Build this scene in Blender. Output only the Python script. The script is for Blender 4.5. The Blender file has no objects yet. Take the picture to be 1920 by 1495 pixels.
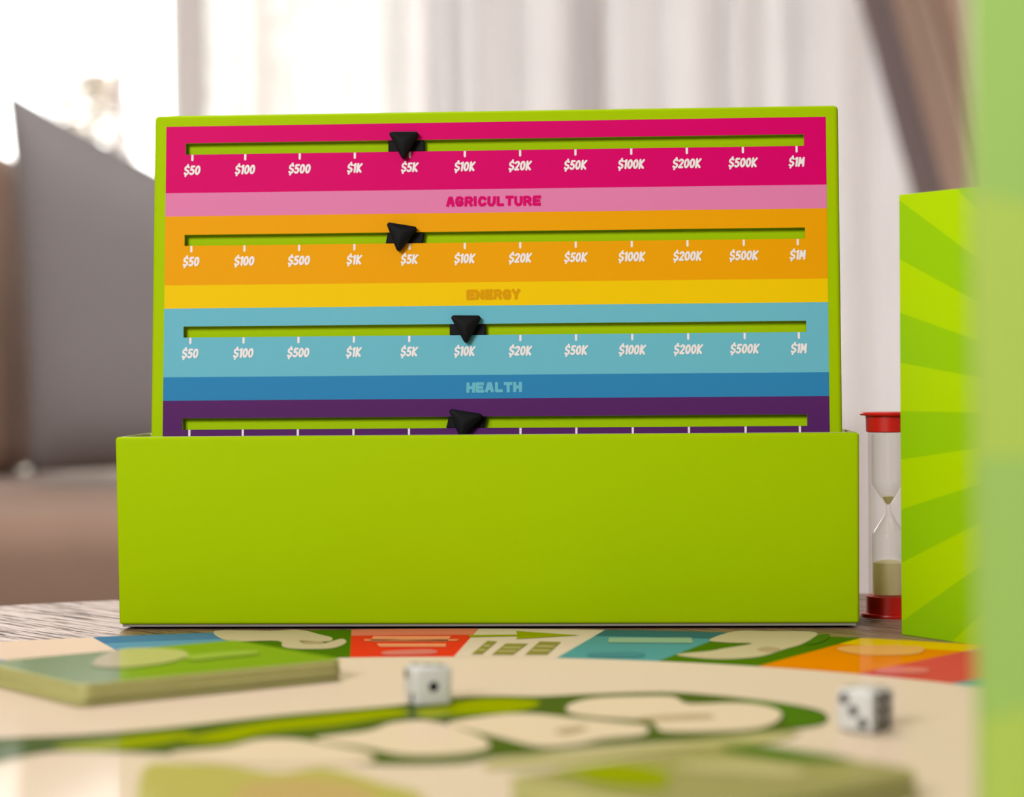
import bpy, bmesh, math, random
from mathutils import Vector, Matrix
R_ = random.Random(7)
sc = bpy.context.scene
COL = sc.collection

# ------------------------------------------------------------------ camera, world, light
F = 4370.0; CX, CY = 960.0, 747.5
CAM = Vector((0, -1.09774, 0.12113)); PITCH = (747.5-690)/F; ROLL = -0.00801
VIEW = Matrix.Rotation(ROLL, 3, 'Y') @ Matrix.Rotation(PITCH, 3, 'X')     # world -> view (x right, y forward, z up)
C2W = VIEW.transposed()
cam = bpy.data.cameras.new('camera'); co = bpy.data.objects.new('camera', cam); COL.objects.link(co)
M = Matrix((C2W.col[0], C2W.col[2], -C2W.col[1])).transposed().to_4x4(); M.translation = CAM
co.matrix_world = M
cam.sensor_fit = 'HORIZONTAL'; cam.sensor_width = 36; cam.lens = F*36/1920
cam.clip_start = 0.02; cam.clip_end = 200
cam.dof.use_dof = True; cam.dof.focus_distance = 1.108; cam.dof.aperture_fstop = 6.2
sc.camera = co

SKY = 7.0
w = bpy.data.worlds.new('overcast_sky'); sc.world = w; w.use_nodes = True
bg = w.node_tree.nodes['Background']; bg.inputs[0].default_value = (1.0, 0.985, 0.97, 1); bg.inputs[1].default_value = SKY

def area(name, loc, target, size, power, color=(1, 1, 1)):
    l = bpy.data.lights.new(name, 'AREA'); l.energy = power; l.size = size; l.color = color
    o = bpy.data.objects.new(name, l); COL.objects.link(o); o.location = loc
    o.rotation_euler = (Vector(target)-Vector(loc)).to_track_quat('-Z', 'Y').to_euler()
    return o
area('side_window_light', (-.95, -2.0, 1.0), (0, 0, .12), 0.7, 49, (1, .985, .96))
area('overhead_fill_light', (-.5, .9, 2.05), (-.5, .9, 0), 0.9, 40, (1, .97, .93))  # unseen fill, added to brighten the board and sofa seat from above

sc.view_settings.view_transform = 'Standard'; sc.view_settings.look = 'None'
sc.view_settings.exposure = 0.0; sc.view_settings.gamma = 1.0; sc.view_settings.use_curve_mapping = False
sc.cycles.use_denoising = True
try: sc.cycles.denoiser = 'OPENIMAGEDENOISE'
except Exception: pass
sc.cycles.max_bounces = 10; sc.cycles.transparent_max_bounces = 16; sc.cycles.caustics_reflective = False; sc.cycles.caustics_refractive = False

# ------------------------------------------------------------------ helpers
def lin(c):
    c /= 255.0
    return c/12.92 if c <= .04045 else ((c+.055)/1.055)**2.4
def col(r, g, b, k=1/1.25): return (lin(r)*k, lin(g)*k, lin(b)*k, 1)

def pixel_ray(px, py): return C2W @ Vector(((px-CX)/F, 1, -(py-CY)/F))
def on_table(px, py, z=0.0):
    d = pixel_ray(px, py); t = (z-CAM.z)/d.z; return CAM + d*t
def at_depth(px, py, depth): return CAM + pixel_ray(px, py)*depth

MATS = {}
def mat(name, c, rough=.5, spec=.5, coat=0.0, bump=None, metallic=0, sheen=0.0, vary=0.0, vscale=30):
    if name in MATS: return MATS[name]
    m = bpy.data.materials.new(name); m.use_nodes = True; nt = m.node_tree; b = nt.nodes['Principled BSDF']
    b.inputs['Base Color'].default_value = c; b.inputs['Roughness'].default_value = rough
    b.inputs['Specular IOR Level'].default_value = spec; b.inputs['Coat Weight'].default_value = coat
    b.inputs['Metallic'].default_value = metallic; b.inputs['Sheen Weight'].default_value = sheen
    tc = nt.nodes.new('ShaderNodeTexCoord')
    if vary:
        n = nt.nodes.new('ShaderNodeTexNoise'); n.inputs['Scale'].default_value = vscale; n.inputs['Detail'].default_value = 3
        nt.links.new(tc.outputs['Object'], n.inputs['Vector'])
        mx = nt.nodes.new('ShaderNodeMix'); mx.data_type = 'RGBA'
        mx.inputs[6].default_value = tuple(min(1, x*(1-vary)) for x in c[:3])+(1,)
        mx.inputs[7].default_value = tuple(min(1, x*(1+vary)) for x in c[:3])+(1,)
        nt.links.new(n.outputs['Fac'], mx.inputs[0]); nt.links.new(mx.outputs[2], b.inputs['Base Color'])
    if bump:
        n = nt.nodes.new('ShaderNodeTexNoise'); n.inputs['Scale'].default_value = bump[0]; n.inputs['Detail'].default_value = 4
        nt.links.new(tc.outputs['Object'], n.inputs['Vector'])
        bp = nt.nodes.new('ShaderNodeBump'); bp.inputs['Strength'].default_value = bump[1]; bp.inputs['Distance'].default_value = bump[2]
        nt.links.new(n.outputs['Fac'], bp.inputs['Height']); nt.links.new(bp.outputs['Normal'], b.inputs['Normal'])
    MATS[name] = m
    return m

def obj(name, bm, m, parent=None, smooth=False, angle=None, keep=False):
    me = bpy.data.meshes.new(name)
    if not keep: bmesh.ops.recalc_face_normals(bm, faces=bm.faces)
    bm.to_mesh(me); bm.free()
    return obj_me(name, me, m, parent, smooth, angle)
def obj_me(name, me, m, parent=None, smooth=False, angle=None):
    for x in (m if isinstance(m, (list, tuple)) else [m]): me.materials.append(x)
    if smooth or angle:
        for p in me.polygons: p.use_smooth = True
        if angle: me.set_sharp_from_angle(angle=math.radians(angle))
    o = bpy.data.objects.new(name, me); COL.objects.link(o)
    if parent: o.parent = parent
    return o
def flat(name, verts, faces, m, parent=None):
    me = bpy.data.meshes.new(name); me.from_pydata([tuple(v) for v in verts], [], faces); me.update()
    return obj_me(name, me, m, parent)
def thing(name, label, cat, mw=None, group=None):
    o = bpy.data.objects.new(name, None); COL.objects.link(o); o.empty_display_size = .02
    if mw is not None: o.matrix_world = mw
    o['label'] = label; o['category'] = cat
    if group: o['group'] = group
    return o
def tag(o, label, cat, group=None):
    o['label'] = label; o['category'] = cat
    if group: o['group'] = group
    return o
def struct(o): o['kind'] = 'structure'; return o

def hexa(bm, P, bevel=0, seg=2):
    """box from 8 points: bottom ring 0-3 then top ring 4-7"""
    v = [bm.verts.new(p) for p in P]
    fs = [bm.faces.new([v[i] for i in q]) for q in ((3, 2, 1, 0), (4, 5, 6, 7), (0, 1, 5, 4), (1, 2, 6, 5), (2, 3, 7, 6), (3, 0, 4, 7))]
    if bevel:
        es = list({e for f in fs for e in f.edges})
        bmesh.ops.bevel(bm, geom=es, offset=bevel, segments=seg, affect='EDGES', profile=.5)
def box(bm, x0, x1, y0, y1, z0, z1, bevel=0, seg=2):
    hexa(bm, [(x0, y0, z0), (x1, y0, z0), (x1, y1, z0), (x0, y1, z0), (x0, y0, z1), (x1, y0, z1), (x1, y1, z1), (x0, y1, z1)], bevel, seg)
def boxo(name, b, m, parent=None, bevel=0, seg=2, smooth=True):
    bm = bmesh.new(); box(bm, *b, bevel=bevel, seg=seg); return obj(name, bm, m, parent, angle=40 if (smooth and bevel) else None)
def lathe(bm, prof, n=48, cx=0, cy=0, close=True):
    rings = []
    for r, z in prof:
        if r < 1e-6: rings.append([bm.verts.new((cx, cy, z))]*n)
        else: rings.append([bm.verts.new((cx+r*math.cos(2*math.pi*i/n), cy+r*math.sin(2*math.pi*i/n), z)) for i in range(n)])
    for a, b in zip(rings, rings[1:]):
        for i in range(n):
            q = [a[i], a[(i+1) % n], b[(i+1) % n], b[i]]; u = []
            for v in q:
                if v not in u: u.append(v)
            if len(u) > 2: bm.faces.new(u)
def boolean(o, cutters, op='DIFFERENCE'):
    for c in cutters:
        md = o.modifiers.new('b', 'BOOLEAN'); md.object = c; md.operation = op; md.solver = 'EXACT'
    dg = bpy.context.evaluated_depsgraph_get(); dg.update()
    me = bpy.data.meshes.new_from_object(o.evaluated_get(dg)); o.modifiers.clear(); o.data = me
    for c in cutters: bpy.data.objects.remove(c, do_unlink=True)

def smooth_loop(P, n=5):
    out = []; N = len(P)
    for i in range(N):
        p0, p1, p2, p3 = (Vector(P[(i+k-1) % N]) for k in range(4))
        for j in range(n):
            t = j/n
            out.append(.5*((2*p1)+(p2-p0)*t+(2*p0-5*p1+4*p2-p3)*t*t+(3*p1-p0-3*p2+p3)*t**3))
    return out
def print_on(name, px_points, z, m, parent, smooth=True):
    """flat print on a horizontal board or card at height z"""
    P = smooth_loop([Vector(p) for p in px_points]) if smooth else [Vector(p) for p in px_points]
    V = [on_table(p[0], p[1], z) for p in P]
    bm = bmesh.new(); vs = [bm.verts.new(v) for v in V]
    f = bm.faces.new(vs); f.normal_update()
    if f.normal.z < 0: f.normal_flip()
    bmesh.ops.triangulate(bm, faces=[f])
    return obj(name, bm, m, parent, keep=True)

# stroke lettering -------------------------------------------------
def arc(cx, cy, rx, ry, a0, a1, n=10): return [(cx+rx*math.cos(math.radians(a0+(a1-a0)*i/n)), cy+ry*math.sin(math.radians(a0+(a1-a0)*i/n))) for i in range(n+1)]
PRICE = {   # width, strokes in a cap-height-1 box
 '$': (.46, [arc(.25, .73, .22, .24, 35, 200, 8)+[(.1, .56), (.36, .44)]+arc(.23, .27, .23, .24, 20, -150, 8), [(.29, 1.17), (.27, 1.0)], [(.2, 0.0), (.17, -.19)]]),
 '0': (.45, [arc(.225, .5, .215, .47, 0, 360, 18)]),
 '1': (.2, [[(.0, .86), (.16, .99), (.16, .02)]]),
 '2': (.44, [arc(.21, .75, .2, .22, 165, -20, 8)+[(.33, .5), (.02, .03), (.42, .03)]]),
 '5': (.44, [[(.42, .97), (.1, .97), (.07, .56)]+arc(.2, .3, .22, .28, 110, -140, 10)]),
 'K': (.5, [[(.05, 1), (.05, 0)], [(.48, .98), (.1, .47), (.48, .02)]]),
 'M': (.56, [[(.02, 0), (.06, .97), (.28, .35), (.5, .97), (.54, 0)]]),
}
TITLE = {
 'A': [[(0, 0), (.34, 1), (.66, 1), (1, 0)], [(.2, .34), (.8, .34)]],
 'G': [[(1, .86), (.75, 1), (.25, 1), (0, .7), (0, .3), (.25, 0), (.75, 0), (1, .14), (1, .45), (.62, .45)]],
 'R': [[(0, 0), (0, 1), (.75, 1), (1, .82), (1, .62), (.75, .45), (.1, .45)], [(.6, .45), (1, 0)]],
 'I': [[(.5, 0), (.5, 1)]],
 'C': [[(1, .84), (.75, 1), (.25, 1), (0, .7), (0, .3), (.25, 0), (.75, 0), (1, .16)]],
 'U': [[(0, 1), (0, .25), (.3, 0), (.7, 0), (1, .25), (1, 1)]],
 'L': [[(0.1, 1), (0.1, 0), (.95, 0)]],
 'T': [[(0, 1), (1, 1)], [(.5, 1), (.5, 0)]],
 'E': [[(1, 1), (0, 1), (0, 0), (1, 0)], [(0, .5), (.85, .5)]],
 'N': [[(0, 0), (0, 1), (1, 0), (1, 1)]],
 'Y': [[(0, 1), (.5, .42), (1, 1)], [(.5, .42), (.5, 0)]],
 'H': [[(0, 0), (0, 1)], [(1, 0), (1, 1)], [(0, .5), (1, .5)]],
}
LAY = [0]
def ribbon(V, Fc, pts, wd, y0, caps='round', xf=lambda p: p):
    h = wd/2
    def lay():
        LAY[0] = (LAY[0]+1) % 40
        return y0-LAY[0]*4e-6
    pts = [Vector(p) for p in pts]
    for i in range(len(pts)-1):
        a, b = pts[i], pts[i+1]; d = (b-a)
        if d.length < 1e-9: continue
        d.normalize(); n = Vector((-d.y, d.x))*h
        if caps == 'square':
            if i == 0: a = a-d*h*.9
            if i == len(pts)-2: b = b+d*h*.9
        k = len(V); y = lay()
        for p in (a-n, b-n, b+n, a+n): q = xf(p); V.append((q[0], y, q[1]))
        Fc.append((k, k+1, k+2, k+3))
    for i, p in enumerate(pts):
        if caps == 'square' and i in (0, len(pts)-1): continue
        k = len(V); n = 10; y = lay()
        for j in range(n):
            q = xf(Vector((p.x+h*math.cos(2*math.pi*j/n), p.y+h*math.sin(2*math.pi*j/n)))); V.append((q[0], y, q[1]))
        Fc.append(tuple(range(k, k+n)))
def price_text(V, Fc, s, cx, zbase, cap, wd, y, slant=.14, gap=.23):
    tot = sum(PRICE[c][0] for c in s)+gap*(len(s)-1); x = -tot/2; ch = cap-wd
    for c in s:
        for st in PRICE[c][1]:
            ribbon(V, Fc, [((x+p[0])*ch, p[1]*ch+wd/2) for p in st], wd, y, 'round', lambda p: (cx+p.x+slant*(p.y-cap/2), zbase+p.y))
        x += PRICE[c][0]+gap
def title_text(V, Fc, s, cx, zbase, cap, width, wd, y):
    wid = [.5 if c == 'I' else 1.0 for c in s]; unit = width/sum(wid); x0 = cx-width/2
    rr = random.Random(len(s)*3)
    for c, wc in zip(s, wid):
        adv = unit*wc; lw = adv*.94-wd; x = x0+adv*.03+wd/2
        if c == 'I': lw, x = 0, x0+adv/2
        dz = rr.uniform(-.15, .15)*1e-3; sl = rr.uniform(-.04, .06)
        for st in TITLE[c]:
            ribbon(V, Fc, [(p[0]*lw, p[1]*(cap-wd)+wd/2) for p in st], wd, y, 'square', lambda p: (x+p.x+sl*p.y, zbase+p.y+dz))
        x0 += adv

# ------------------------------------------------------------------ materials
LIME = mat('lime_paper', col(157, 190, 0, .97), rough=.55, spec=.03, vary=.02, vscale=9)
CREAMEDGE = mat('cream_paper', col(236, 230, 190), rough=.7)
GREYEDGE = mat('grey_card_edge', col(140, 135, 126), rough=.8)
BLACK = mat('black_plastic', (.002, .0023, .0032, 1), rough=.6, spec=.12)
WHITE = mat('white_ink', col(246, 240, 242), rough=.5, spec=.3)
def ink(n, *c, rough=.45): return mat(n, col(*c, k=.78), rough=rough, spec=.03)

# ------------------------------------------------------------------ setting: floor, back wall, window, garden
FLOOR = -0.45
def wood_floor_mat():
    m = mat('floor_wood', col(150, 120, 95), rough=.35, vary=.2, vscale=4); return m
struct(boxo('floor', (-3.52, 2.52, -2.72, 3.62, FLOOR-.05, FLOOR), wood_floor_mat()))
WALLM = mat('wall_paint', col(222, 214, 208, 1), rough=.9, bump=(200, .05, .001))
WX0, WX1, WZ1 = -2.3, 1.0, 1.75; WY = 3.5; CEIL = 2.15; RX0, RX1, RY0 = -3.4, 2.4, -2.6
bm = bmesh.new()
box(bm, RX0, WX0, WY, WY+.12, FLOOR, CEIL); box(bm, WX1, RX1, WY, WY+.12, FLOOR, CEIL); box(bm, WX0, WX1, WY, WY+.12, WZ1, CEIL)
struct(obj('wall_back', bm, WALLM))
struct(boxo('wall_front', (RX0, RX1, RY0-.12, RY0, FLOOR, CEIL), WALLM))
struct(boxo('wall_left', (RX0-.12, RX0, RY0-.12, WY+.12, FLOOR, CEIL), WALLM))
struct(boxo('wall_right', (RX1, RX1+.12, RY0-.12, WY+.12, FLOOR, CEIL), WALLM))
struct(boxo('ceiling', (RX0-.12, RX1+.12, RY0-.12, WY+.12, CEIL, CEIL+.1), mat('ceiling_paint', col(240, 238, 235, 1), rough=.9)))
bm = bmesh.new(); box(bm, RX0, WX0, WY-.015, WY, FLOOR, FLOOR+.09); box(bm, WX1, RX1, WY-.015, WY, FLOOR, FLOOR+.09)
struct(obj('baseboard_back', bm, mat('baseboard_paint', col(235, 232, 228), rough=.5)))
WINM = mat('window_paint', col(205, 195, 192), rough=.5)
bm = bmesh.new()
box(bm, WX0, WX1, WY+.03, WY+.09, FLOOR, FLOOR+.08); box(bm, WX0, WX1, WY+.03, WY+.09, WZ1-.07, WZ1)
box(bm, WX0, WX0+.06, WY+.03, WY+.09, FLOOR+.08, WZ1-.07); box(bm, WX1-.06, WX1, WY+.03, WY+.09, FLOOR+.08, WZ1-.07)
win = struct(obj('window_1', bm, WINM))
mull = [(-.775, .02), (-.395, .022), (-1.35, .055), (.15, .055)]
for x, wd in mull:
    boxo('mullion', (x-wd/2, x+wd/2, WY+.035, WY+.085, FLOOR+.08, WZ1-.07), WINM, win)
def glass_thin(name, tint=(1, 1, 1, 1), refl=.08, edge=.35, rough=0.0):
    m = bpy.data.materials.new(name); m.use_nodes = True; nt = m.node_tree; nt.nodes.clear()
    o = nt.nodes.new('ShaderNodeOutputMaterial'); t = nt.nodes.new('ShaderNodeBsdfTransparent'); t.inputs[0].default_value = tint
    g = nt.nodes.new('ShaderNodeBsdfGlossy'); g.inputs['Roughness'].default_value = rough
    lw = nt.nodes.new('ShaderNodeLayerWeight'); lw.inputs[0].default_value = .35
    mp = nt.nodes.new('ShaderNodeMapRange'); mp.inputs[3].default_value = refl; mp.inputs[4].default_value = edge+refl
    mx = nt.nodes.new('ShaderNodeMixShader')
    nt.links.new(lw.outputs['Facing'], mp.inputs[0]); nt.links.new(mp.outputs[0], mx.inputs[0])
    nt.links.new(t.outputs[0], mx.inputs[1]); nt.links.new(g.outputs[0], mx.inputs[2]); nt.links.new(mx.outputs[0], o.inputs[0])
    return m
PANE = glass_thin('window_glass', (.98, .99, .98, 1), .02, .1, .3)
xs = [WX0+.06]+sorted(x for x, _ in mull)+[WX1-.06]
for a, b in zip(xs, xs[1:]):
    boxo('pane', (a+.02, b-.02, WY+.055, WY+.061, FLOOR+.08, WZ1-.07), PANE, win)
struct(boxo('ground', (-14, 14, WY+.2, 30, FLOOR-.25, FLOOR-.15), mat('pale_gravel', col(110, 102, 86), rough=.9, vary=.15, vscale=2)))

BARK = mat('pale_bark', col(124, 112, 96, 1), rough=.9, vary=.2, vscale=8)
LEAF1 = mat('dry_leaf', col(186, 176, 164, 1), rough=.7); LEAF2 = mat('yellow_leaf', col(126, 118, 86, 1), rough=.7)
def tree(x, y, h, leafm, label, seed, spread, count, z0, size):
    rr = random.Random(seed)
    t = thing('garden_tree', label, 'tree', Matrix.Translation((x, y, FLOOR-.15)))
    bm = bmesh.new(); lathe(bm, [(0, 0), (.07, 0), (.05, h*.4), (.035, h*.7), (0, h*.95)], 10); obj('trunk', bm, BARK, t, smooth=True)
    for i in range(9):
        bm = bmesh.new()
        a = rr.uniform(0, 6.28); z = h*rr.uniform(.35, .8); L = spread*rr.uniform(.5, .9)
        d = Vector((math.cos(a)*L, math.sin(a)*L, L*.7)); p = Vector((0, 0, z)); n = d.cross(Vector((0, 0, 1))).normalized()*.018; u = Vector((0, 0, .018))
        v = [bm.verts.new(q) for q in (p+n, p+u, p-n, p-u, p+d)]
        for k in range(4): bm.faces.new((v[k], v[(k+1) % 4], v[4]))
        obj('branch', bm, BARK, t)
    V, Fc = [], []
    for i in range(count):
        a = rr.uniform(0, 6.28); f = rr.uniform(-1, 1); r = spread*math.sqrt(rr.random()*(1-f*f)); z = h*(z0+(1-z0)*(f+1)/2)
        c = Vector((r*math.cos(a), r*math.sin(a), z)); s = size*rr.uniform(.6, 1.3)
        q = Matrix.Rotation(rr.uniform(0, 6.28), 3, 'Z') @ Matrix.Rotation(rr.uniform(-1, 1), 3, 'X')
        k = len(V); V += [c+q @ Vector(p)*s for p in ((-1, 0, 0), (0, -.4, .1), (1, 0, 0), (0, .4, .1))]; Fc.append((k, k+1, k+2, k+3))
    f = flat('leaves', V, Fc, leafm, t); f['kind'] = 'stuff'
tree(-1.50, 7.3, 1.80, LEAF1, 'small beige garden tree glimpsed through the window above the grey cushion', 1, .17, 620, .60, .05)
tree(-.86, 7.0, 2.6, LEAF2, 'pale yellow garden tree glimpsed dimly behind the bright white sheer curtain', 2, .26, 260, .4, .05)

# sheer curtains and drape
def sheer_mat(name, c, transp, transl):
    m = bpy.data.materials.new(name); m.use_nodes = True; nt = m.node_tree; nt.nodes.clear()
    o = nt.nodes.new('ShaderNodeOutputMaterial'); t = nt.nodes.new('ShaderNodeBsdfTransparent')
    tr = nt.nodes.new('ShaderNodeBsdfTranslucent'); d = nt.nodes.new('ShaderNodeBsdfDiffuse')
    tr.inputs[0].default_value = c; d.inputs[0].default_value = c
    # fine weave varies how much light passes
    tc = nt.nodes.new('ShaderNodeTexCoord'); n = nt.nodes.new('ShaderNodeTexNoise'); n.inputs['Scale'].default_value = 6
    mp = nt.nodes.new('ShaderNodeMapRange'); mp.inputs[3].default_value = transp*.7; mp.inputs[4].default_value = transp*1.3
    m1 = nt.nodes.new('ShaderNodeMixShader'); m1.inputs[0].default_value = 1-transl
    m2 = nt.nodes.new('ShaderNodeMixShader')
    L = nt.links.new
    L(tc.outputs['Object'], n.inputs['Vector']); L(n.outputs['Fac'], mp.inputs[0]); L(mp.outputs[0], m2.inputs[0])
    L(tr.outputs[0], m1.inputs[1]); L(d.outputs[0], m1.inputs[2]); L(m1.outputs[0], m2.inputs[1]); L(t.outputs[0], m2.inputs[2]); L(m2.outputs[0], o.inputs[0])
    return m
def curtain(name, xfun0, xfun1, y, z0, z1, m, nx, nz, folds, parent=None, seed=1, amp=.03):
    rr = random.Random(seed); ph = [rr.uniform(0, 6.28) for _ in range(4)]
    V, Fc = [], []
    for j in range(nz+1):
        z = z0+(z1-z0)*j/nz
        for i in range(nx+1):
            u = i/nx; x = xfun0(z)+(xfun1(z)-xfun0(z))*u
            a = 2*math.pi*folds*u
            s = math.sin(a+ph[0]+1.3*math.sin(a*.31+ph[1]))+.45*math.sin(a*1.73+ph[2])+.5*math.sin(a*.43+ph[3])
            V.append((x+.012*math.sin(a*.7+ph[2]+z*.5), y+amp*s, z))
    for j in range(nz):
        for i in range(nx):
            k = j*(nx+1)+i; Fc.append((k, k+1, k+nx+2, k+nx+1))
    o = flat(name, V, Fc, m, parent)
    for p in o.data.polygons: p.use_smooth = True
    return o
SH1 = sheer_mat('sheer_voile', (.94, .93, .91, 1), .055, .13)
SH2 = sheer_mat('sheer_voile_lavender', (.80, .77, .775, 1), .02, .085)
c1 = curtain('sheer_curtain', lambda z: -.64, lambda z: -.19, 3.22, FLOOR+.01, 1.8, SH1, 160, 6, 5, seed=3, amp=.035)
tag(c1, 'thin bright white sheer curtain letting yellow garden tones show through', 'curtain', 'white sheer curtains at the window')
hm = curtain('hem', lambda z: -.615, lambda z: -.565, 3.16, FLOOR+.01, 1.8, SH2, 16, 2, 1, c1, 4, .008)
c2 = curtain('sheer_curtain', lambda z: -.20, lambda z: .80, 3.30, FLOOR+.01, 1.8, SH2, 300, 6, 11, seed=5, amp=.04)
tag(c2, 'denser lavender-white sheer curtain hanging beside the brown drape', 'curtain', 'white sheer curtains at the window')
DRAPE = sheer_mat('taupe_drape', col(224, 200, 184, 1), 0.0, .08)
EDGE_SHADE = mat('drape_edge_shade', col(150, 136, 138, 1), rough=.95)  # dark colour stands for the shaded fold at the drape's leading edge
dr = thing('drape', 'gathered taupe drape with shade painted as a dark strip along its swept-back edge', 'curtain', Matrix.Translation((0, 0, 0)))
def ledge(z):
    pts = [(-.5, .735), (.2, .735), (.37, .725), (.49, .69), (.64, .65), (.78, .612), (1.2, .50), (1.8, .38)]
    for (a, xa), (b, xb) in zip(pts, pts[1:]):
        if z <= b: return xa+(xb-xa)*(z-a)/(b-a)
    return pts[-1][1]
curtain('edge_shade_strip', ledge, lambda z: ledge(z)+.075, 3.06, FLOOR+.01, 1.8, EDGE_SHADE, 20, 30, 1, dr, 8, .012)
curtain('drape_cloth', lambda z: ledge(z)+.005, lambda z: ledge(z)+.55, 3.10, FLOOR+.01, 1.8, DRAPE, 120, 30, 7, dr, 9, .03)

# ------------------------------------------------------------------ sofa and cushions
SOFA = mat('taupe_upholstery', col(158, 130, 114), rough=.95, sheen=.1, bump=(900, .1, .0005), vary=.06, vscale=14)
GREYC = mat('grey_cushion_cloth', col(126, 121, 123, 1), rough=.95, sheen=.05, bump=(1200, .1, .0005), vary=.05, vscale=10)
sofa = thing('sofa', 'taupe upholstered sofa behind the coffee table', 'sofa', Matrix.Translation((-.8, 1.9, FLOOR)))
def local(b, ox=-.8, oy=1.9, oz=FLOOR): return (b[0]-ox, b[1]-ox, b[2]-oy, b[3]-oy, b[4]-oz, b[5]-oz)
boxo('sofa_base', local((-2.0, .12, 1.42, 2.45, FLOOR+.08, -.22)), SOFA, sofa, .02, 3)
boxo('seat_cushion', local((-1.99, .11, 1.36, 2.44, -.222, -.028)), SOFA, sofa, .05, 5)
boxo('back_cushion', local((-1.99, -.70, 2.12, 2.44, -.03, .44)), SOFA, sofa, .055, 5)
for x in (-1.9, .02):
    for y in (1.5, 2.37):
        bm = bmesh.new(); lathe(bm, [(0, 0), (.018, 0), (.025, .081), (0, .081)], 16, x+.8, y-1.9); obj('leg', bm, BLACK, sofa, angle=40)

def cushion(name, corners, y, thick, m, label, lean=.0, pinch=.05):
    """soft cushion: corners TL,TR,BR,BL as (x,z) in its plane at depth y"""
    TL, TR, BR, BL = (Vector(c) for c in corners); n = 28
    c = (TL+TR+BR+BL)/4
    bm = bmesh.new(); grid = {}
    for side in (1, -1):
        for j in range(n+1):
            for i in range(n+1):
                edge = i in (0, n) or j in (0, n)
                if side < 0 and edge: grid[side, i, j] = grid[1, i, j]; continue
                u, v = i/n, j/n; a, b = 2*u-1, 2*v-1
                p = (TL*(1-u)+TR*u)*(1-v)+(BL*(1-u)+BR*u)*v
                p = c+(p-c)*(1-pinch*(1-a*a)*b**4-pinch*(1-b*b)*a**4)
                t = thick*.5*((1-a**4)*(1-b**4))**.5 if not edge else 0
                grid[side, i, j] = bm.verts.new((p.x-c.x, -side*t+lean*(p.y-c.y), p.y-c.y))
        for j in range(n):
            for i in range(n):
                bm.faces.new((grid[side, i, j], grid[side, i+1, j], grid[side, i+1, j+1], grid[side, i, j+1]))
    o = obj(name, bm, m, None, smooth=True); o.location = (c.x, y, c.y)
    return o
g = cushion('cushion', [(-.668, .496), (-.235, .265), (-.17, -.012), (-.630, -.012)], 1.96, .17, GREYC, '', lean=.12, pinch=.035)
tag(g, 'dark grey scatter cushion slumped on the taupe sofa seat', 'cushion')

# ------------------------------------------------------------------ round wooden coffee table (top at z=-2 mm)
TZ = -0.002
def table_mat():
    m = bpy.data.materials.new('worn_dark_wood'); m.use_nodes = True; nt = m.node_tree; b = nt.nodes['Principled BSDF']; L = nt.links.new
    tc = nt.nodes.new('ShaderNodeTexCoord'); rt = nt.nodes.new('ShaderNodeMapping'); rt.inputs['Rotation'].default_value = (0, 0, math.radians(48))
    mp = nt.nodes.new('ShaderNodeMapping'); mp.inputs['Scale'].default_value = (7, 120, 7)
    L(tc.outputs['Object'], rt.inputs['Vector']); L(rt.outputs[0], mp.inputs['Vector'])
    n1 = nt.nodes.new('ShaderNodeTexNoise'); n1.inputs['Scale'].default_value = 4; n1.inputs['Detail'].default_value = 6; n1.inputs['Roughness'].default_value = .65; n1.inputs['Distortion'].default_value = .3
    L(mp.outputs[0], n1.inputs['Vector'])
    cr = nt.nodes.new('ShaderNodeValToRGB'); e = cr.color_ramp.elements
    e[0].position = .37; e[0].color = (.008, .004, .003, 1); e[1].position = .6; e[1].color = (.32, .17, .10, 1)
    x = e.new(.45); x.color = (.17, .08, .045, 1)
    L(n1.outputs['Fac'], cr.inputs[0]); L(cr.outputs[0], b.inputs['Base Color'])
    r2 = nt.nodes.new('ShaderNodeMapRange'); r2.inputs[1].default_value = .37; r2.inputs[2].default_value = .47; r2.inputs[3].default_value = .95; r2.inputs[4].default_value = .42
    L(n1.outputs['Fac'], r2.inputs[0]); L(r2.outputs[0], b.inputs['Roughness'])
    cr2 = nt.nodes.new('ShaderNodeMapRange'); cr2.inputs[1].default_value = .36; cr2.inputs[2].default_value = .48
    L(n1.outputs['Fac'], cr2.inputs[0])
    bp = nt.nodes.new('ShaderNodeBump'); bp.inputs['Strength'].default_value = .5; bp.inputs['Distance'].default_value = .0012
    L(cr2.outputs[0], bp.inputs['Height']); L(bp.outputs[0], b.inputs['Normal'])
    b.inputs['Specular IOR Level'].default_value = 1.0
    return m
TCX, TCY, TR = -.009, -.380, .574
table = thing('coffee_table', 'round dark wooden coffee table with worn grain under the game board', 'table', Matrix.Translation((TCX, TCY, FLOOR)))
bm = bmesh.new(); zt = TZ-FLOOR
lathe(bm, [(0, zt-.032), (TR-.006, zt-.032), (TR, zt-.026), (TR, zt-.004), (TR-.003, zt), (0, zt)], 160); obj('tabletop', bm, table_mat(), table, angle=35)
DARKWOOD = mat('dark_leg_wood', (.05, .02, .01, 1), rough=.4)
for k in range(4):
    a = math.radians(45+90*k); bm = bmesh.new()
    lathe(bm, [(0, 0), (.02, 0), (.03, zt-.032), (0, zt-.032)], 20, .38*math.cos(a), .38*math.sin(a)); obj('leg', bm, DARKWOOD, table, angle=40)

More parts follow.
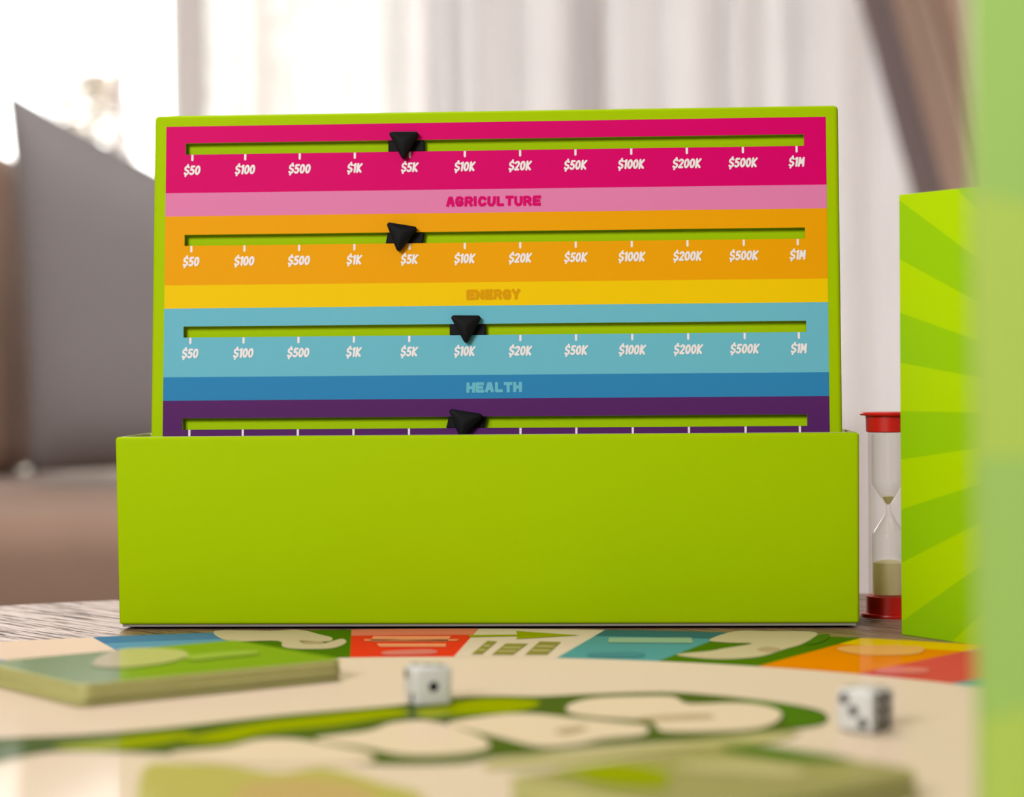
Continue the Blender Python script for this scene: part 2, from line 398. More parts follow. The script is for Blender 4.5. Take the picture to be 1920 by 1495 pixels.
# ------------------------------------------------------------------ round game board with a ring of printed spaces
VARNISH = .085
def glossy(n, *c, rough=.085):
    """printed card with a thin satin varnish"""
    if n in MATS: return MATS[n]
    m = bpy.data.materials.new(n); m.use_nodes = True; nt = m.node_tree; nt.nodes.clear()
    o = nt.nodes.new('ShaderNodeOutputMaterial'); d = nt.nodes.new('ShaderNodeBsdfDiffuse'); g = nt.nodes.new('ShaderNodeBsdfGlossy'); x = nt.nodes.new('ShaderNodeMixShader')
    d.inputs[0].default_value = col(*c, k=.86); g.inputs['Roughness'].default_value = rough; x.inputs[0].default_value = VARNISH
    nt.links.new(d.outputs[0], x.inputs[1]); nt.links.new(g.outputs[0], x.inputs[2]); nt.links.new(x.outputs[0], o.inputs[0])
    MATS[n] = m; return m
BC = Vector((-.050, -.411)); RI = .291
def RO(a): return min(.409, .396+.04*(1-math.sin(a)))   # outline a little squarer than a circle
CREAM = glossy('board_cream', 222, 203, 178)
board = thing('game_board', 'round cream board game board with a ring of coloured spaces on the table', 'game board', Matrix.Translation((BC.x, BC.y, TZ)))
bm = bmesh.new(); N = 168; rims = [[bm.verts.new((RO(2*math.pi*i/N)*math.cos(2*math.pi*i/N), RO(2*math.pi*i/N)*math.sin(2*math.pi*i/N), z)) for i in range(N)] for z in (0, .002)]
bm.faces.new(rims[0][::-1]); bm.faces.new(rims[1])
for i in range(N): bm.faces.new((rims[0][i], rims[0][(i+1) % N], rims[1][(i+1) % N], rims[1][i]))
obj('board_base', bm, CREAM, board)
def polar_strip(name, r0, r1, a0, a1, z, m, parent, n=8):
    V = []
    for r in (r0, r1):
        for i in range(n+1):
            a = math.radians(a0+(a1-a0)*i/n); q = r if r > 0 else RO(a)+r; V.append((q*math.cos(a), q*math.sin(a), z))
    return flat(name, V, [(i, i+n+1, i+n+2, i+1) if a1 > a0 else (i, i+1, i+n+2, i+n+1) for i in range(n)], m, parent)
TILE = {'red': glossy('tile_red', 226, 38, 28), 'arrow': CREAM, 'teal': glossy('tile_teal', 78, 150, 150), 'green': glossy('tile_green', 66, 108, 8),
        'orange': glossy('tile_orange', 222, 128, 0), 'rose': glossy('tile_rose', 204, 70, 66), 'blue': glossy('tile_blue', 92, 150, 175), 'peach': glossy('tile_peach', 232, 208, 184), 'lilac': glossy('tile_lilac', 180, 180, 205)}
STRIP = {'red': glossy('strip_salmon', 226, 120, 98), 'teal': glossy('strip_teal', 44, 104, 112), 'orange': glossy('strip_yellow', 222, 184, 0), 'rose': glossy('strip_pink', 208, 128, 110), 'blue': glossy('strip_blue', 70, 124, 160)}
seq = ['red', 'arrow', 'teal', 'green', 'orange', 'rose', 'teal', 'green', 'peach', 'orange', 'arrow']
back = ['green', 'blue', 'peach', 'lilac', 'green', 'red', 'arrow']
A0, STEP = 93.7, 360/42
order = {}
for k in range(42):
    if k < 30: order[k] = seq[k % len(seq)]
for k, c in enumerate(back): order[41-k] = c
for k in range(42): order.setdefault(k, seq[k % len(seq)])
spaces = []
for k in range(42):
    c = order[k]; a1 = A0-STEP*k; a0 = a1-STEP
    s = polar_strip('board_space', RI, -.0005, a0, a1, .00206, TILE[c], board); s['label'] = 'printed %s board space' % {'arrow': 'cream'}.get(c, c)
    spaces.append(s)
    if c in STRIP: polar_strip('space_border', -.026, -.0005, a0, a1, .00212, STRIP[c], s)
def pr(name, pts, layer, m, parent=None, smooth=True):
    z = .00006*layer+.00012
    o = print_on(name, pts, z, m, parent, smooth)
    if parent is not None and parent is not ART:
        # keep the world position under a parent that sits at the board centre
        o.matrix_parent_inverse = Matrix.Translation((-BC.x, -BC.y, -TZ))
    return o
ART = 0
GRN = glossy('art_green', 70, 112, 20); DGRN = glossy('art_dark_green', 72, 92, 32); LIMEA = glossy('art_lime', 146, 158, 0); PALE = glossy('art_pale_cream', 226, 206, 176)
TAN = glossy('art_tan', 176, 156, 116); SAGE = glossy('art_sage', 186, 178, 122); OLIVE = glossy('art_olive', 182, 174, 92); BROWN = glossy('art_brown', 190, 164, 104)
SALMON = glossy('print_salmon', 236, 150, 104); MINT = glossy('print_mint', 146, 180, 146); TEXTG = glossy('print_olive_text', 140, 134, 60); PEACHL = glossy('print_peach', 222, 164, 84); ROSEL = glossy('print_rose_light', 214, 116, 106)
# details printed on the visible spaces
S = spaces
pr('printed_text', [(700, 1193), (846, 1193), (838, 1203), (694, 1203)], 2, SALMON, S[0], False)
pr('printed_text', [(682, 1199), (860, 1199), (856, 1202), (684, 1202)], 2, SALMON, S[0], False)
pr('printed_text', [(706, 1207), (836, 1207), (836, 1213), (712, 1213)], 2, SALMON, S[0], False)
pr('printed_text', [(724, 1221), (808, 1218), (812, 1226), (726, 1228)], 2, ROSEL, S[0])
pr('printed_arrow', [(880, 1191), (970, 1190), (968, 1183.5), (1086, 1191.5), (968, 1198.5), (970, 1193), (880, 1195)], 2, LIMEA, S[1], False)
for q in ([(914, 1202), (932, 1203), (904, 1227), (884, 1227)], [(948, 1207), (990, 1207), (962, 1228), (922, 1228)], [(1012, 1203), (1052, 1204), (1026, 1228), (984, 1228)]):
    pr('printed_text', q, 2, TEXTG, S[1], False)
    a, b, c, d = (Vector(p) for p in q)
    for t in (.3, .62): pr('printed_text_gap', [a.lerp(d, t)+Vector((4, 0)), b.lerp(c, t)-Vector((3, 0)), b.lerp(c, t+.1)-Vector((3, 0)), a.lerp(d, t+.1)+Vector((4, 0))], 3, SAGE, S[1], False)
pr('printed_text', [(1142, 1196), (1296, 1196), (1300, 1206), (1140, 1205)], 3, MINT, S[2], False)
pr('printed_icon', [(1112, 1224), (1198, 1223), (1200, 1232), (1110, 1231)], 3, glossy('print_deep_teal', 66, 132, 136), S[2])
pr('printed_illustration', [(1330, 1200), (1378, 1184), (1440, 1184), (1530, 1186), (1508, 1206), (1470, 1218), (1420, 1232), (1340, 1236), (1268, 1228), (1330, 1221), (1358, 1216), (1410, 1207), (1360, 1205)], 2, glossy('art_bone', 198, 184, 146), S[3])
pr('printed_illustration', [(1420, 1217), (1440, 1213), (1464, 1217), (1450, 1223), (1428, 1222)], 3, TAN, S[3])
pr('printed_illustration', [(1512, 1207), (1534, 1191), (1556, 1190), (1550, 1199), (1530, 1207)], 3, GRN, S[3])
pr('printed_text', [(1570, 1218), (1600, 1211), (1720, 1212), (1730, 1222), (1700, 1228), (1620, 1228)], 3, PEACHL, S[4])
pr('printed_text', [(1640, 1258), (1680, 1250), (1738, 1254), (1730, 1262), (1660, 1263)], 3, ROSEL, S[5])
pr('printed_illustration', [(404, 1183), (510, 1183), (560, 1181), (600, 1190), (622, 1196), (615, 1203), (560, 1202), (600, 1208), (640, 1198), (648, 1206), (620, 1216), (560, 1217), (530, 1213), (520, 1202), (430, 1202)], 2, glossy('art_bone', 198, 184, 146), S[41])
pr('printed_illustration', [(565, 1204), (600, 1203), (605, 1207), (572, 1208)], 3, TAN, S[41])
# centre artwork
art = pr('centre_artwork', [(-60, 1392), (150, 1378), (300, 1366), (520, 1342), (740, 1323), (850, 1309), (930, 1305), (1010, 1306), (1100, 1302), (1240, 1298), (1330, 1303), (1450, 1316), (1530, 1330), (1553, 1345), (1540, 1360), (1480, 1370), (1420, 1384), (1300, 1388), (1100, 1402), (1000, 1414), (930, 1420), (860, 1432), (700, 1434), (550, 1424), (300, 1414), (100, 1410), (-60, 1440)], 1, DGRN, board)
art['label'] = 'dark green outlined illustration of open hands'
ART = art
def sub(pts, layer, m): return pr('illustration_shape', pts, layer, m, art)
sub([(340, 1388), (420, 1368), (500, 1354), (600, 1343), (730, 1330), (768, 1338), (700, 1350), (620, 1362), (500, 1374), (420, 1392)], 2, LIMEA)
sub([(100, 1400), (200, 1388), (330, 1374), (360, 1382), (280, 1398), (180, 1408)], 2, LIMEA)
sub([(785, 1330), (900, 1312), (985, 1312), (1012, 1320), (960, 1336), (850, 1340), (800, 1346)], 2, LIMEA)
sub([(1380, 1310), (1470, 1320), (1545, 1342), (1535, 1358), (1470, 1362), (1470, 1340)], 2, GRN)
sub([(590, 1386), (690, 1371), (735, 1356), (800, 1352), (860, 1366), (905, 1384), (916, 1402), (860, 1414), (760, 1416), (680, 1401)], 3, PALE)
sub([(320, 1412), (420, 1402), (480, 1388), (545, 1386), (620, 1397), (690, 1412), (695, 1428), (600, 1434), (480, 1434), (380, 1428)], 3, PALE)
sub([(840, 1356), (930, 1341), (1000, 1339), (1080, 1347), (1160, 1355), (1212, 1362), (1205, 1378), (1130, 1386), (1080, 1396), (1010, 1400), (930, 1381), (880, 1369)], 3, PALE)
sub([(1065, 1323), (1110, 1310), (1200, 1306), (1262, 1307), (1292, 1320), (1380, 1318), (1440, 1325), (1466, 1340), (1440, 1361), (1380, 1370), (1250, 1372), (1230, 1360), (1210, 1351), (1120, 1345), (1070, 1337)], 3, PALE)
sub([(1200, 1346), (1270, 1341), (1330, 1340), (1335, 1347), (1270, 1350), (1210, 1352)], 4, TAN)
sub([(1040, 1370), (1090, 1362), (1100, 1368), (1060, 1378)], 4, TAN)
sub([(930, 1424), (1100, 1407), (1300, 1389), (1420, 1376), (1500, 1372), (1450, 1392), (1350, 1396), (1150, 1420), (930, 1442)], 4, SAGE)
sub([(262, 1462), (275, 1438), (300, 1431), (420, 1435), (520, 1450), (600, 1440), (660, 1452), (720, 1470), (790, 1492), (760, 1540), (300, 1560), (258, 1530)], 2, OLIVE)
sub([(450, 1478), (520, 1463), (600, 1462), (690, 1482), (700, 1540), (450, 1540)], 3, BROWN)

# ------------------------------------------------------------------ dice
DICE = mat('white_die_plastic', col(214, 214, 212), rough=.25, spec=.5)
def die(corner, yaw, size, front, left, label):
    """corner: near vertical edge on the board; front/left pips seen"""
    mw = Matrix.Translation((corner[0], corner[1], .0003)) @ Matrix.Rotation(yaw, 4, 'Z')
    t = thing('die', label, 'die', mw, 'white dice on the game board')
    bm = bmesh.new(); box(bm, 0, size, 0, size, 0, size, .0017, 4); obj('die_body', bm, DICE, t, smooth=True)
    P = {1: [(0, 0)], 2: [(-1, 1), (1, -1)], 3: [(-1, 1), (0, 0), (1, -1)], 4: [(-1, -1), (1, 1), (-1, 1), (1, -1)], 6: [(a, b) for a in (-1, 1) for b in (-1, 0, 1)], 5: [(-1, -1), (1, 1), (-1, 1), (1, -1), (0, 0)]}
    def pips(n, fn):
        r = size*(.135 if n == 1 else .15 if n == 6 else .13)
        ka, kb = (.19, .29) if n == 6 else (.26, .27)
        for a, b in P[n]:
            c = fn(size*(.5+ka*a), size*(.5+kb*b))
            bm = bmesh.new()
            ax = fn.axis
            q = Matrix.Translation(c) @ Matrix.Rotation(math.pi/2, 4, 'X' if ax == 'y' else 'Y') if ax != 'z' else Matrix.Translation(c)
            bmesh.ops.create_uvsphere(bm, u_segments=16, v_segments=8, radius=r, matrix=q @ Matrix.Diagonal((1, 1, .12, 1)))
            obj('pip', bm, BLACK, t, smooth=True)
    def ff(a, b): return Vector((a, 0, b))
    ff.axis = 'y'
    def fl(a, b): return Vector((0, size-a, b))
    fl.axis = 'x'
    def ft(a, b): return Vector((a, b, size))
    ft.axis = 'z'
    pips(front, ff); pips(left, fl); pips({(1, 2): 3, (6, 3): 2}.get((front, left), 4), ft)
die((-.0355, -.2685), math.radians(19), .0141, 1, 2, 'white die showing one pip, beside the thick card deck')
d2 = die((.1166, -.3375), math.radians(48), .0141, 6, 3, 'white die showing six pips, beside the green artwork')

# ------------------------------------------------------------------ card decks
CARDE = mat('card_edge', col(182, 180, 116, .95), rough=.6, vary=.12, vscale=60)
CARDT = mat('card_face_green', col(96, 138, 34, .9), rough=.12, spec=.45)
CARDT2 = glossy('card_face_olive', 158, 154, 92, rough=.12)
def rrect(bm, w, d, z0, z1, r, n=5):
    P = []
    for cx, cy, a0 in ((w-r, d-r, 0), (r, d-r, 90), (r, r, 180), (w-r, r, 270)):
        for i in range(n+1):
            a = math.radians(a0+90*i/n); P.append((cx+r*math.cos(a), cy+r*math.sin(a)))
    lo = [bm.verts.new((x, y, z0)) for x, y in P]; hi = [bm.verts.new((x, y, z1)) for x, y in P]
    bm.faces.new(lo[::-1]); bm.faces.new(hi)
    for i in range(len(P)): bm.faces.new((lo[i], lo[(i+1) % len(P)], hi[(i+1) % len(P)], hi[i]))
def deck(A, ang, w, d, H, n, top, label, seed):
    rr = random.Random(seed)
    mw = Matrix.Translation((A[0], A[1], .0004)) @ Matrix.Rotation(ang, 4, 'Z')
    t = thing('card_deck', label, 'card deck', mw)
    th = H/n; last = None; me0 = None
    for i in range(n):
        m = [CARDE] if i < n-1 else [CARDE, top]
        bm = bmesh.new(); rrect(bm, w, d, 0, th*.94, .004)
        if i == n-1:
            bm.faces.ensure_lookup_table(); bm.faces[1].material_index = 1
        if i == 0 or i == n-1: last = obj('card', bm, m, t, keep=True); me0 = last.data if i == 0 else me0
        else:
            bm.free(); last = bpy.data.objects.new('card', me0); COL.objects.link(last); last.parent = t
        last.location = (rr.uniform(-.0007, .0007), rr.uniform(-.0007, .0007), th*i); last.rotation_euler = (0, 0, rr.uniform(-.006, .006))
    return t, last, mw, th*n
def deck_print(name, pts, H, m, card, mw, k=1):
    o = print_on(name, pts, H+.0006+.00006*k, m, card)
    o.matrix_parent_inverse = (mw @ Matrix.Translation(card.location)).inverted()
    return o
t1, card1, mw1, H1 = deck((-.1562, -.2600), math.radians(37), .112, .084, .0079, 22, CARDT, 'thick deck of green-faced cards beside the die showing one pip', 4)
ZT = H1+.0002
deck_print('card_illustration', [(205, 1222), (260, 1215), (330, 1218), (352, 1228), (330, 1238), (290, 1246), (225, 1252), (170, 1246)], H1, mat('card_cream_ink', col(196, 184, 136, .9), rough=.12, spec=.45), card1, mw1)
deck_print('card_illustration', [(350, 1230), (420, 1222), (476, 1220), (480, 1226), (420, 1232), (360, 1238)], H1, mat('card_pale_green_ink', col(146, 172, 80, .9), rough=.12, spec=.45), card1, mw1)
BK = Vector((.068, -.397)); ang = math.radians(-50)
A2 = BK+Vector((math.cos(ang-math.pi/2), math.sin(ang-math.pi/2)))*.092
t2, card2, mw2, H2 = deck(A2, ang, .070, .092, .0078, 20, CARDT2, 'deck of olive-faced cards lying in front of the green artwork', 6)
deck_print('card_illustration', [(1040, 1444), (1130, 1432), (1190, 1434), (1250, 1450), (1240, 1478), (1140, 1474), (1080, 1456)], H2, LIMEA, card2, mw2)
deck_print('card_illustration', [(1350, 1404), (1390, 1398), (1440, 1400), (1500, 1408), (1570, 1418), (1590, 1426), (1500, 1428), (1420, 1418)], H2, GRN, card2, mw2)
deck_print('card_illustration', [(1270, 1432), (1400, 1428), (1500, 1440), (1490, 1458), (1380, 1452), (1300, 1446)], H2, SAGE, card2, mw2)

# ------------------------------------------------------------------ open lime tray
BW, BH = .35, .0898; T = .0022; BD = .062; LEAN = math.tan(.0501)*BH
mwt = Matrix.Translation((-.0131, 0, 0)) @ Matrix.Rotation(-.0561, 4, 'Z')
tray = thing('card_tray', 'open lime green cardboard tray holding up the slider board', 'tray', mwt)
h = BW/2
def shell(P0, P1, t, bev):
    """open-top box: outer bottom ring P0 -> top ring P1, wall t"""
    bm = bmesh.new()
    o0 = [bm.verts.new(p) for p in P0]; o1 = [bm.verts.new(p) for p in P1]
    c0 = sum((Vector(p) for p in P0), Vector())/4; c1 = sum((Vector(p) for p in P1), Vector())/4
    def inn(p, c): return Vector((p[0]+(t if p[0] < c.x else -t), p[1]+(t if p[1] < c.y else -t), p[2]))
    i0 = [bm.verts.new(inn(p, c0)+Vector((0, 0, t))) for p in P0]; i1 = [bm.verts.new(inn(p, c1)) for p in P1]
    bm.faces.new(o0[::-1]); bm.faces.new(i0)
    ed = []
    for k in range(4):
        j = (k+1) % 4
        bm.faces.new((o0[k], o0[j], o1[j], o1[k])); bm.faces.new((i0[j], i0[k], i1[k], i1[j])); bm.faces.new((o1[k], o1[j], i1[j], i1[k]))
    bm.edges.ensure_lookup_table()
    for k in range(4):
        for a, b in ((o0[k], o1[k]), (o1[k], o1[(k+1) % 4]), (o0[k], o0[(k+1) % 4])): ed.append(bm.edges.get((a, b)))
    bmesh.ops.bevel(bm, geom=ed, offset=bev, segments=4, affect='EDGES', profile=.5)
    return bm
ring0 = [(-h, 0, .0003), (h, 0, .0003), (h, BD, .0003), (-h, BD, .0003)]
ring1 = [(-h, -LEAN, BH), (h, -LEAN, BH), (h, BD, BH), (-h, BD, BH)]
obj('tray_body', shell(ring0, ring1, T, .0016), LIME, tray, angle=50)
# cream lining just inside the walls, its edge showing along the rim
def lining():
    bm = bmesh.new(); a = T+.0001; b = T+.0007; rings = []
    for ofs, z in ((a, BH+.0001), (b, BH+.0001), (b, .004), (a, .004)):
        f = -LEAN*(z/BH)
        rings.append([bm.verts.new(p) for p in ((-h+ofs, f+ofs, z), (h-ofs, f+ofs, z), (h-ofs, BD-ofs, z), (-h+ofs, BD-ofs, z))])
    for r, q in zip(rings, rings[1:]+rings[:1]):
        for k in range(4): bm.faces.new((r[k], r[(k+1) % 4], q[(k+1) % 4], q[k]))
    return bm
l = obj('inner_lining', lining(), CREAMEDGE, tray); l['label'] = 'cream paper lining'
boxo('tray_base', (-h+.0016, h-.0016, .0006, BD-.002, -.0007, .0003), GREYEDGE, tray)
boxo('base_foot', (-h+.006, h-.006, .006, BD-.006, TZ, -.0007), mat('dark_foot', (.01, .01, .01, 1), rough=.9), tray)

# ------------------------------------------------------------------ slider board standing in the tray
WP = .32158; BR = .0060; VB = .2355; DEPTH = .022
mwp = Matrix.Translation((-.00825, .03745, .24088)) @ Matrix.Rotation(-.0696, 4, 'Z') @ Matrix.Rotation(-.10097, 4, 'X')
pan = thing('slider_board', 'lime framed board with pink, orange, blue and purple price sliders standing in the tray', 'game board', mwp)
hw = WP/2
SLOT = [(8.35, 14.05), (53.75, 59.2), (98.85, 104.3), (143.75, 149.3)]; SU = (9.65-160.79, 311.0-160.79)
shell_o = boxo('frame_box', (-hw-BR, hw+BR, 0, DEPTH, -VB, BR-.0002), LIME, pan, .0022, 4)
shell_o.parent = None
cut = [boxo('c', (-hw-BR+.0022, hw+BR-.0022, .0022, DEPTH-.0022, -VB+.0022, BR-.0024), LIME)]
for a, b in SLOT: cut.append(boxo('c', (SU[0]/1e3, SU[1]/1e3, -.01, .003, -b/1e3, -a/1e3), LIME))
boolean(shell_o, cut); shell_o.parent = pan
for p in shell_o.data.polygons: p.use_smooth = True
shell_o.data.set_sharp_from_angle(angle=math.radians(40))
boxo('backing_panel', (-hw-.003, hw+.003, .0042, .0054, -.165, -.001), LIME, pan)
PINK = ink('ink_pink', 224, 0, 112); LPINK = ink('ink_light_pink', 234, 134, 184); ORG = ink('ink_orange', 246, 170, 0); YEL = ink('ink_yellow', 252, 210, 0)
LBL = ink('ink_light_blue', 112, 194, 216); BLU = ink('ink_blue', 50, 138, 194); PUR = ink('ink_purple', 92, 40, 108); LPUR = ink('ink_light_purple', 150, 110, 170)
ENT = ink('ink_amber', 228, 162, 0)
bands = [((0, 33.07), (33.07, 44.57), PINK, LPINK, 'AGRICULTURE', PINK, 'pink', 46.4, 161.1), ((44.57, 78.6), (78.6, 90.0), ORG, YEL, 'ENERGY', ENT, 'orange', 26.4, 161.0),
         ((90.0, 123.65), (123.65, 135.1), LBL, BLU, 'HEALTH', LBL, 'light blue', 27.2, 161.4), ((135.1, 169.2), (169.2, 180.7), PUR, LPUR, None, None, 'purple', 0, 0)]
TU = [13.12, 39.3, 66.2, 93.3, 120.25, 147.15, 174.1, 200.95, 227.95, 254.75, 281.7, 307.45]
PR = ['$50', '$100', '$500', '$1K', '$5K', '$10K', '$20K', '$50K', '$100K', '$200K', '$500K', '$1M']
YF = -.00012; YT = -.0002
for (s, t, ms, mt, title, mtx, cname, tw, tcx), (a, b) in zip(bands, SLOT):
    us = [-hw, SU[0]/1e3, SU[1]/1e3, hw]; vs = [-s[0]/1e3, -a/1e3, -b/1e3, -s[1]/1e3]
    V = [(u, YF, v) for v in vs for u in us]
    Fc = [(4*j+i, 4*j+4+i, 4*j+5+i, 4*j+1+i) for j in range(3) for i in range(3) if not (i == 1 and j == 1)]
    bnd = flat('scale_band', V, Fc, ms, pan); bnd['label'] = '%s printed band with a slider slot' % cname
    for u, tx in zip(TU, PR):
        V, Fc = [], []; LAY[0] = 0
        ribbon(V, Fc, [((u-160.79)/1e3, -(b+.15)/1e3), ((u-160.79)/1e3, -(b+2.75)/1e3)], .00105, YT, 'round')
        # square the tick top against the slot
        flat('tick_mark', [(x, y, min(z, -(b+.12)/1e3)) for x, y, z in V], Fc, WHITE, bnd)
        V, Fc = [], []
        price_text(V, Fc, tx, (u-160.79)/1e3, -(b+10.3)/1e3, .0050, .00100, YT)
        flat('price_lettering', V, Fc, WHITE, bnd)
    tb = flat('title_band', [(-hw, YF, -t[0]/1e3), (-hw, YF, -t[1]/1e3), (hw, YF, -t[1]/1e3), (hw, YF, -t[0]/1e3)], [(0, 1, 2, 3)], mt, pan)
    tb['label'] = '%s title band' % {'pink': 'light pink', 'orange': 'yellow', 'light blue': 'blue', 'purple': 'light purple'}[cname]
    if title:
        V, Fc = [], []
        title_text(V, Fc, title, (tcx-160.79)/1e3, -(t[0]+8.6)/1e3, .0051, tw/1e3, .0015, YT)
        flat('title_lettering', V, Fc, mtx, tb)

# sliders: a block riding in the slot and a three-sided pointer in front
def slider(tl, tr, ap, b0, b1, sl, cname, row):
    c = Vector(((tl[0]+tr[0]+ap[0])/3-160.79, -(tl[1]+tr[1]+ap[1])/3))/1e3
    o = thing('slider_marker', 'black triangular slider marker %s' % cname, 'slider marker', mwp @ Matrix.Translation((c.x, 0, c.y)), 'black slider markers on the slider board')
    def lc(p): return Vector(((p[0]-160.79)/1e3, -p[1]/1e3))-c
    a, b = SLOT[row]; x0, x1 = (b0-160.79)/1e3-c.x, (b1-160.79)/1e3-c.x; z0, z1 = -(b-.12)/1e3-c.y, -(a+.12)/1e3-c.y
    bm = bmesh.new(); s = sl/1e3
    hexa(bm, [(x0-s, .0004, z0), (x1-s, .0004, z0), (x1-s, .0038, z0), (x0-s, .0038, z0), (x0+s, .0004, z1), (x1+s, .0004, z1), (x1+s, .0038, z1), (x0+s, .0038, z1)], .0003, 1)
    obj('clip_block', bm, BLACK, o)
    # rounded triangle outline
    T3 = [lc(tl), lc(tr), lc(ap)]; r = .0012; out = []
    cen = (T3[0]+T3[1]+T3[2])/3
    def outline(scale, rad):
        pts = [cen+(p-cen)*scale for p in T3]; L = []
        for i in range(3):
            p, q, n = pts[i], pts[i-1], pts[(i+1) % 3]
            d0 = (q-p).normalized(); d1 = (n-p).normalized(); half = d0.angle(d1)/2; k = rad/math.tan(half)
            e0, e1 = p+d0*k, p+d1*k; ctr = p+(d0+d1).normalized()*(rad/math.sin(half))
            for j in range(6):
                v = e0.lerp(e1, j/5)-ctr; L.append(ctr+v.normalized()*rad)
        return L
    bm = bmesh.new(); rings = []
    for sc_, y in ((1.06, -.0005), (1.12, -.0012), (1.12, -.0042), (1.05, -.005)):
        rings.append([bm.verts.new((p.x, y, p.y)) for p in outline(sc_, r)])
    for A, B in zip(rings, rings[1:]):
        n = len(A)
        for i in range(n): bm.faces.new((A[i], A[(i+1) % n], B[(i+1) % n], B[i]))
    tip = bm.verts.new((cen.x, -.0072, cen.y)); A = rings[-1]
    for i in range(len(A)): bm.faces.new((A[i], A[(i+1) % len(A)], tip))
    bm.faces.new(rings[0][::-1])
    zc = (z0+z1)/2; xc = cen.x   # stem joining pointer and block
    box(bm, xc-.002, xc+.002, -.0008, .0008, zc-.0018, zc+.0018)
    obj('pointer', bm, BLACK, o, angle=28)
slider((110.7, 5.4), (124.8, 5.6), (117.5, 18.4), 109.6, 127.2, 0, 'on the pink scale', 0)
slider((109.8, 49.8), (124.2, 52.3), (115.1, 63.5), 109.0, 126.8, .55, 'tilted on the orange scale', 1)
slider((141.0, 95.6), (155.1, 95.8), (148.0, 108.5), 139.8, 157.1, 0, 'on the light blue scale', 2)
slider((140.4, 140.8), (156.0, 143.4), (145.9, 154.6), 138.8, 157.0, .7, 'tilted on the purple scale, half behind the tray', 3)

# ------------------------------------------------------------------ sand timer
RED = mat('red_plastic', col(214, 22, 12), rough=.35, spec=.5)
tim = thing('sand_timer', 'small sand timer with red caps between the tray and the upright screen', 'timer', Matrix.Translation((.1838, .0426, TZ)))
def lat(name, prof, m, **k):
    bm = bmesh.new(); lathe(bm, prof, 56); return obj(name, bm, m, tim, angle=k.get('angle', 45))
lat('lower_cap', [(0, 0), (.0136, 0), (.0138, .0006), (.0134, .0016), (.0112, .0020), (.0110, .0100), (.0104, .0103), (0, .0103)], RED)
lat('upper_cap', [(0, .0902), (.0100, .0902), (.0106, .0906), (.0108, .0982), (.0134, .0986), (.0137, .0994), (.0134, .1000), (0, .1000)], RED)
TG = glass_thin('clear_acrylic', (1, 1, .99, 1), .02, .22, .02)
BG = glass_thin('bulb_glass', (1, 1, 1, 1), .03, .4, .05)
lat('outer_tube', [(.0099, .0103), (.0099, .0902), (.0093, .0902), (.0093, .0103), (.0099, .0103)], TG)
def bulb_r(z):
    d = abs(z-.0528)
    if d < .0012: return .0011
    t = min(1, (d-.0012)/.0115); t = t*t*(3-2*t)*.35+t*.65
    return .0011+(.0080-.0011)*min(1, t)
zs = [.0108+(.0895-.0108)*i/60 for i in range(61)]
lat('glass_bulb', [(bulb_r(z), z) for z in zs], BG, angle=80)
SAND = sheer_mat('pale_sand', col(255, 250, 214, 1), 0.0, .5)
sd = lat('sand', [(0, .0109), (.0076, .0109), (.0076, .0262), (.005, .0272), (0, .0278)], SAND)
lat('sand_remainder', [(0, .0545), (.0012, .0555), (.0030, .0585), (0, .0592)], SAND)

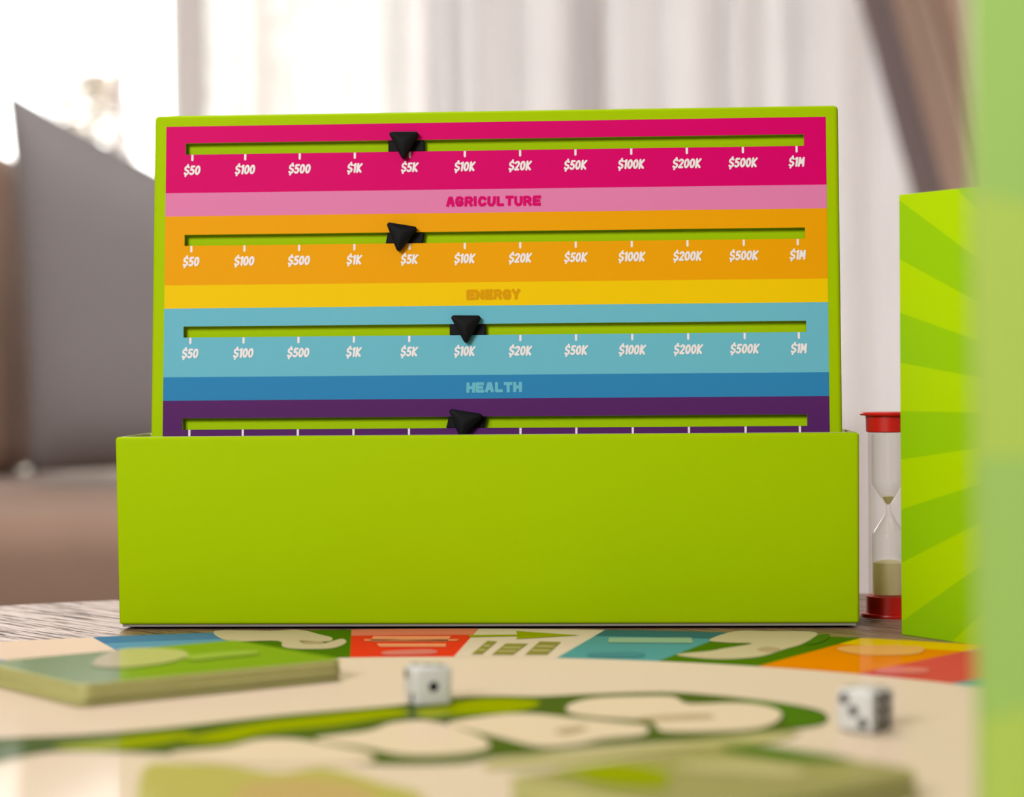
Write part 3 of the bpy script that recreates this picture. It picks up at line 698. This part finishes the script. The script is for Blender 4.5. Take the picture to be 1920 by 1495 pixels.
# ------------------------------------------------------------------ upright screens
def sunburst_mat(name, c0, c1, cu, cz, period):
    m = bpy.data.materials.new(name); m.use_nodes = True; nt = m.node_tree; b = nt.nodes['Principled BSDF']; L = nt.links.new
    tc = nt.nodes.new('ShaderNodeTexCoord'); sx = nt.nodes.new('ShaderNodeSeparateXYZ'); L(tc.outputs['Object'], sx.inputs[0])
    def mth(op, a, bv):
        n = nt.nodes.new('ShaderNodeMath'); n.operation = op
        for i, q in enumerate((a, bv)):
            if isinstance(q, (int, float)): n.inputs[i].default_value = q
            else: L(q, n.inputs[i])
        return n.outputs[0]
    ang = mth('ARCTAN2', mth('SUBTRACT', sx.outputs['Z'], cz), mth('SUBTRACT', cu, sx.outputs['X']))
    fr = mth('FRACT', mth('ADD', mth('DIVIDE', ang, math.radians(period)), 20.0), 0)
    st = mth('GREATER_THAN', fr, .5)
    mx = nt.nodes.new('ShaderNodeMix'); mx.data_type = 'RGBA'; mx.inputs[6].default_value = c0; mx.inputs[7].default_value = c1
    L(st, mx.inputs[0]); L(mx.outputs[2], b.inputs['Base Color']); b.inputs['Roughness'].default_value = .5; b.inputs['Specular IOR Level'].default_value = .05
    return m
SUN = sunburst_mat('sunburst_print', col(172, 212, 0, .95), col(146, 198, 8, .95), .175, .102, 14.4)
a = math.radians(-60)
scr = thing('game_screen', 'upright lime game screen with sunburst rays behind the sand timer', 'game screen', Matrix.Translation((.1768, -.0358, TZ)) @ Matrix.Rotation(a, 4, 'Z'))
boxo('printed_panel', (0, .074, 0, .0022, 0, .2005), SUN, scr, .0005, 2)
bm = bmesh.new(); box(bm, .0, .074, .0022, .020, .0, .0022); box(bm, .0, .074, .0022, .020, .1983, .2005); box(bm, .0718, .074, .0022, .020, .0022, .1983)
obj('side_walls', bm, LIME, scr)
HAZELIME = mat('hazed_lime_paper', col(162, 196, 84), rough=.45, spec=.35, vary=.05, vscale=12)  # lime made paler in the colour itself, for haze over the near screen
SUN2 = sunburst_mat('hazed_sunburst_print', col(170, 198, 88), col(154, 192, 100), .22, .1, 30)  # same haze paled into the ray colours
p0 = at_depth(1838, 747, .52)
scr2 = thing('game_screen', 'tall lime screen, paled in its colour as if by haze, standing closest to the camera, taller than the slider board', 'game screen', Matrix.Translation((p0.x, p0.y, .0004)) @ Matrix.Rotation(math.radians(-8), 4, 'Z') @ Matrix.Rotation(math.radians(-.35), 4, 'Y'))
boxo('printed_panel', (0, .3, 0, .0022, 0, .30), SUN2, scr2, .0005, 2)
bm = bmesh.new(); box(bm, .0, .3, .0022, .020, .0, .0022); box(bm, .0, .3, .0022, .020, .2978, .30); box(bm, .2978, .3, .0022, .020, .0022, .2978); box(bm, 0, .0022, .0022, .020, .0022, .2978)
obj('side_walls', bm, HAZELIME, scr2)
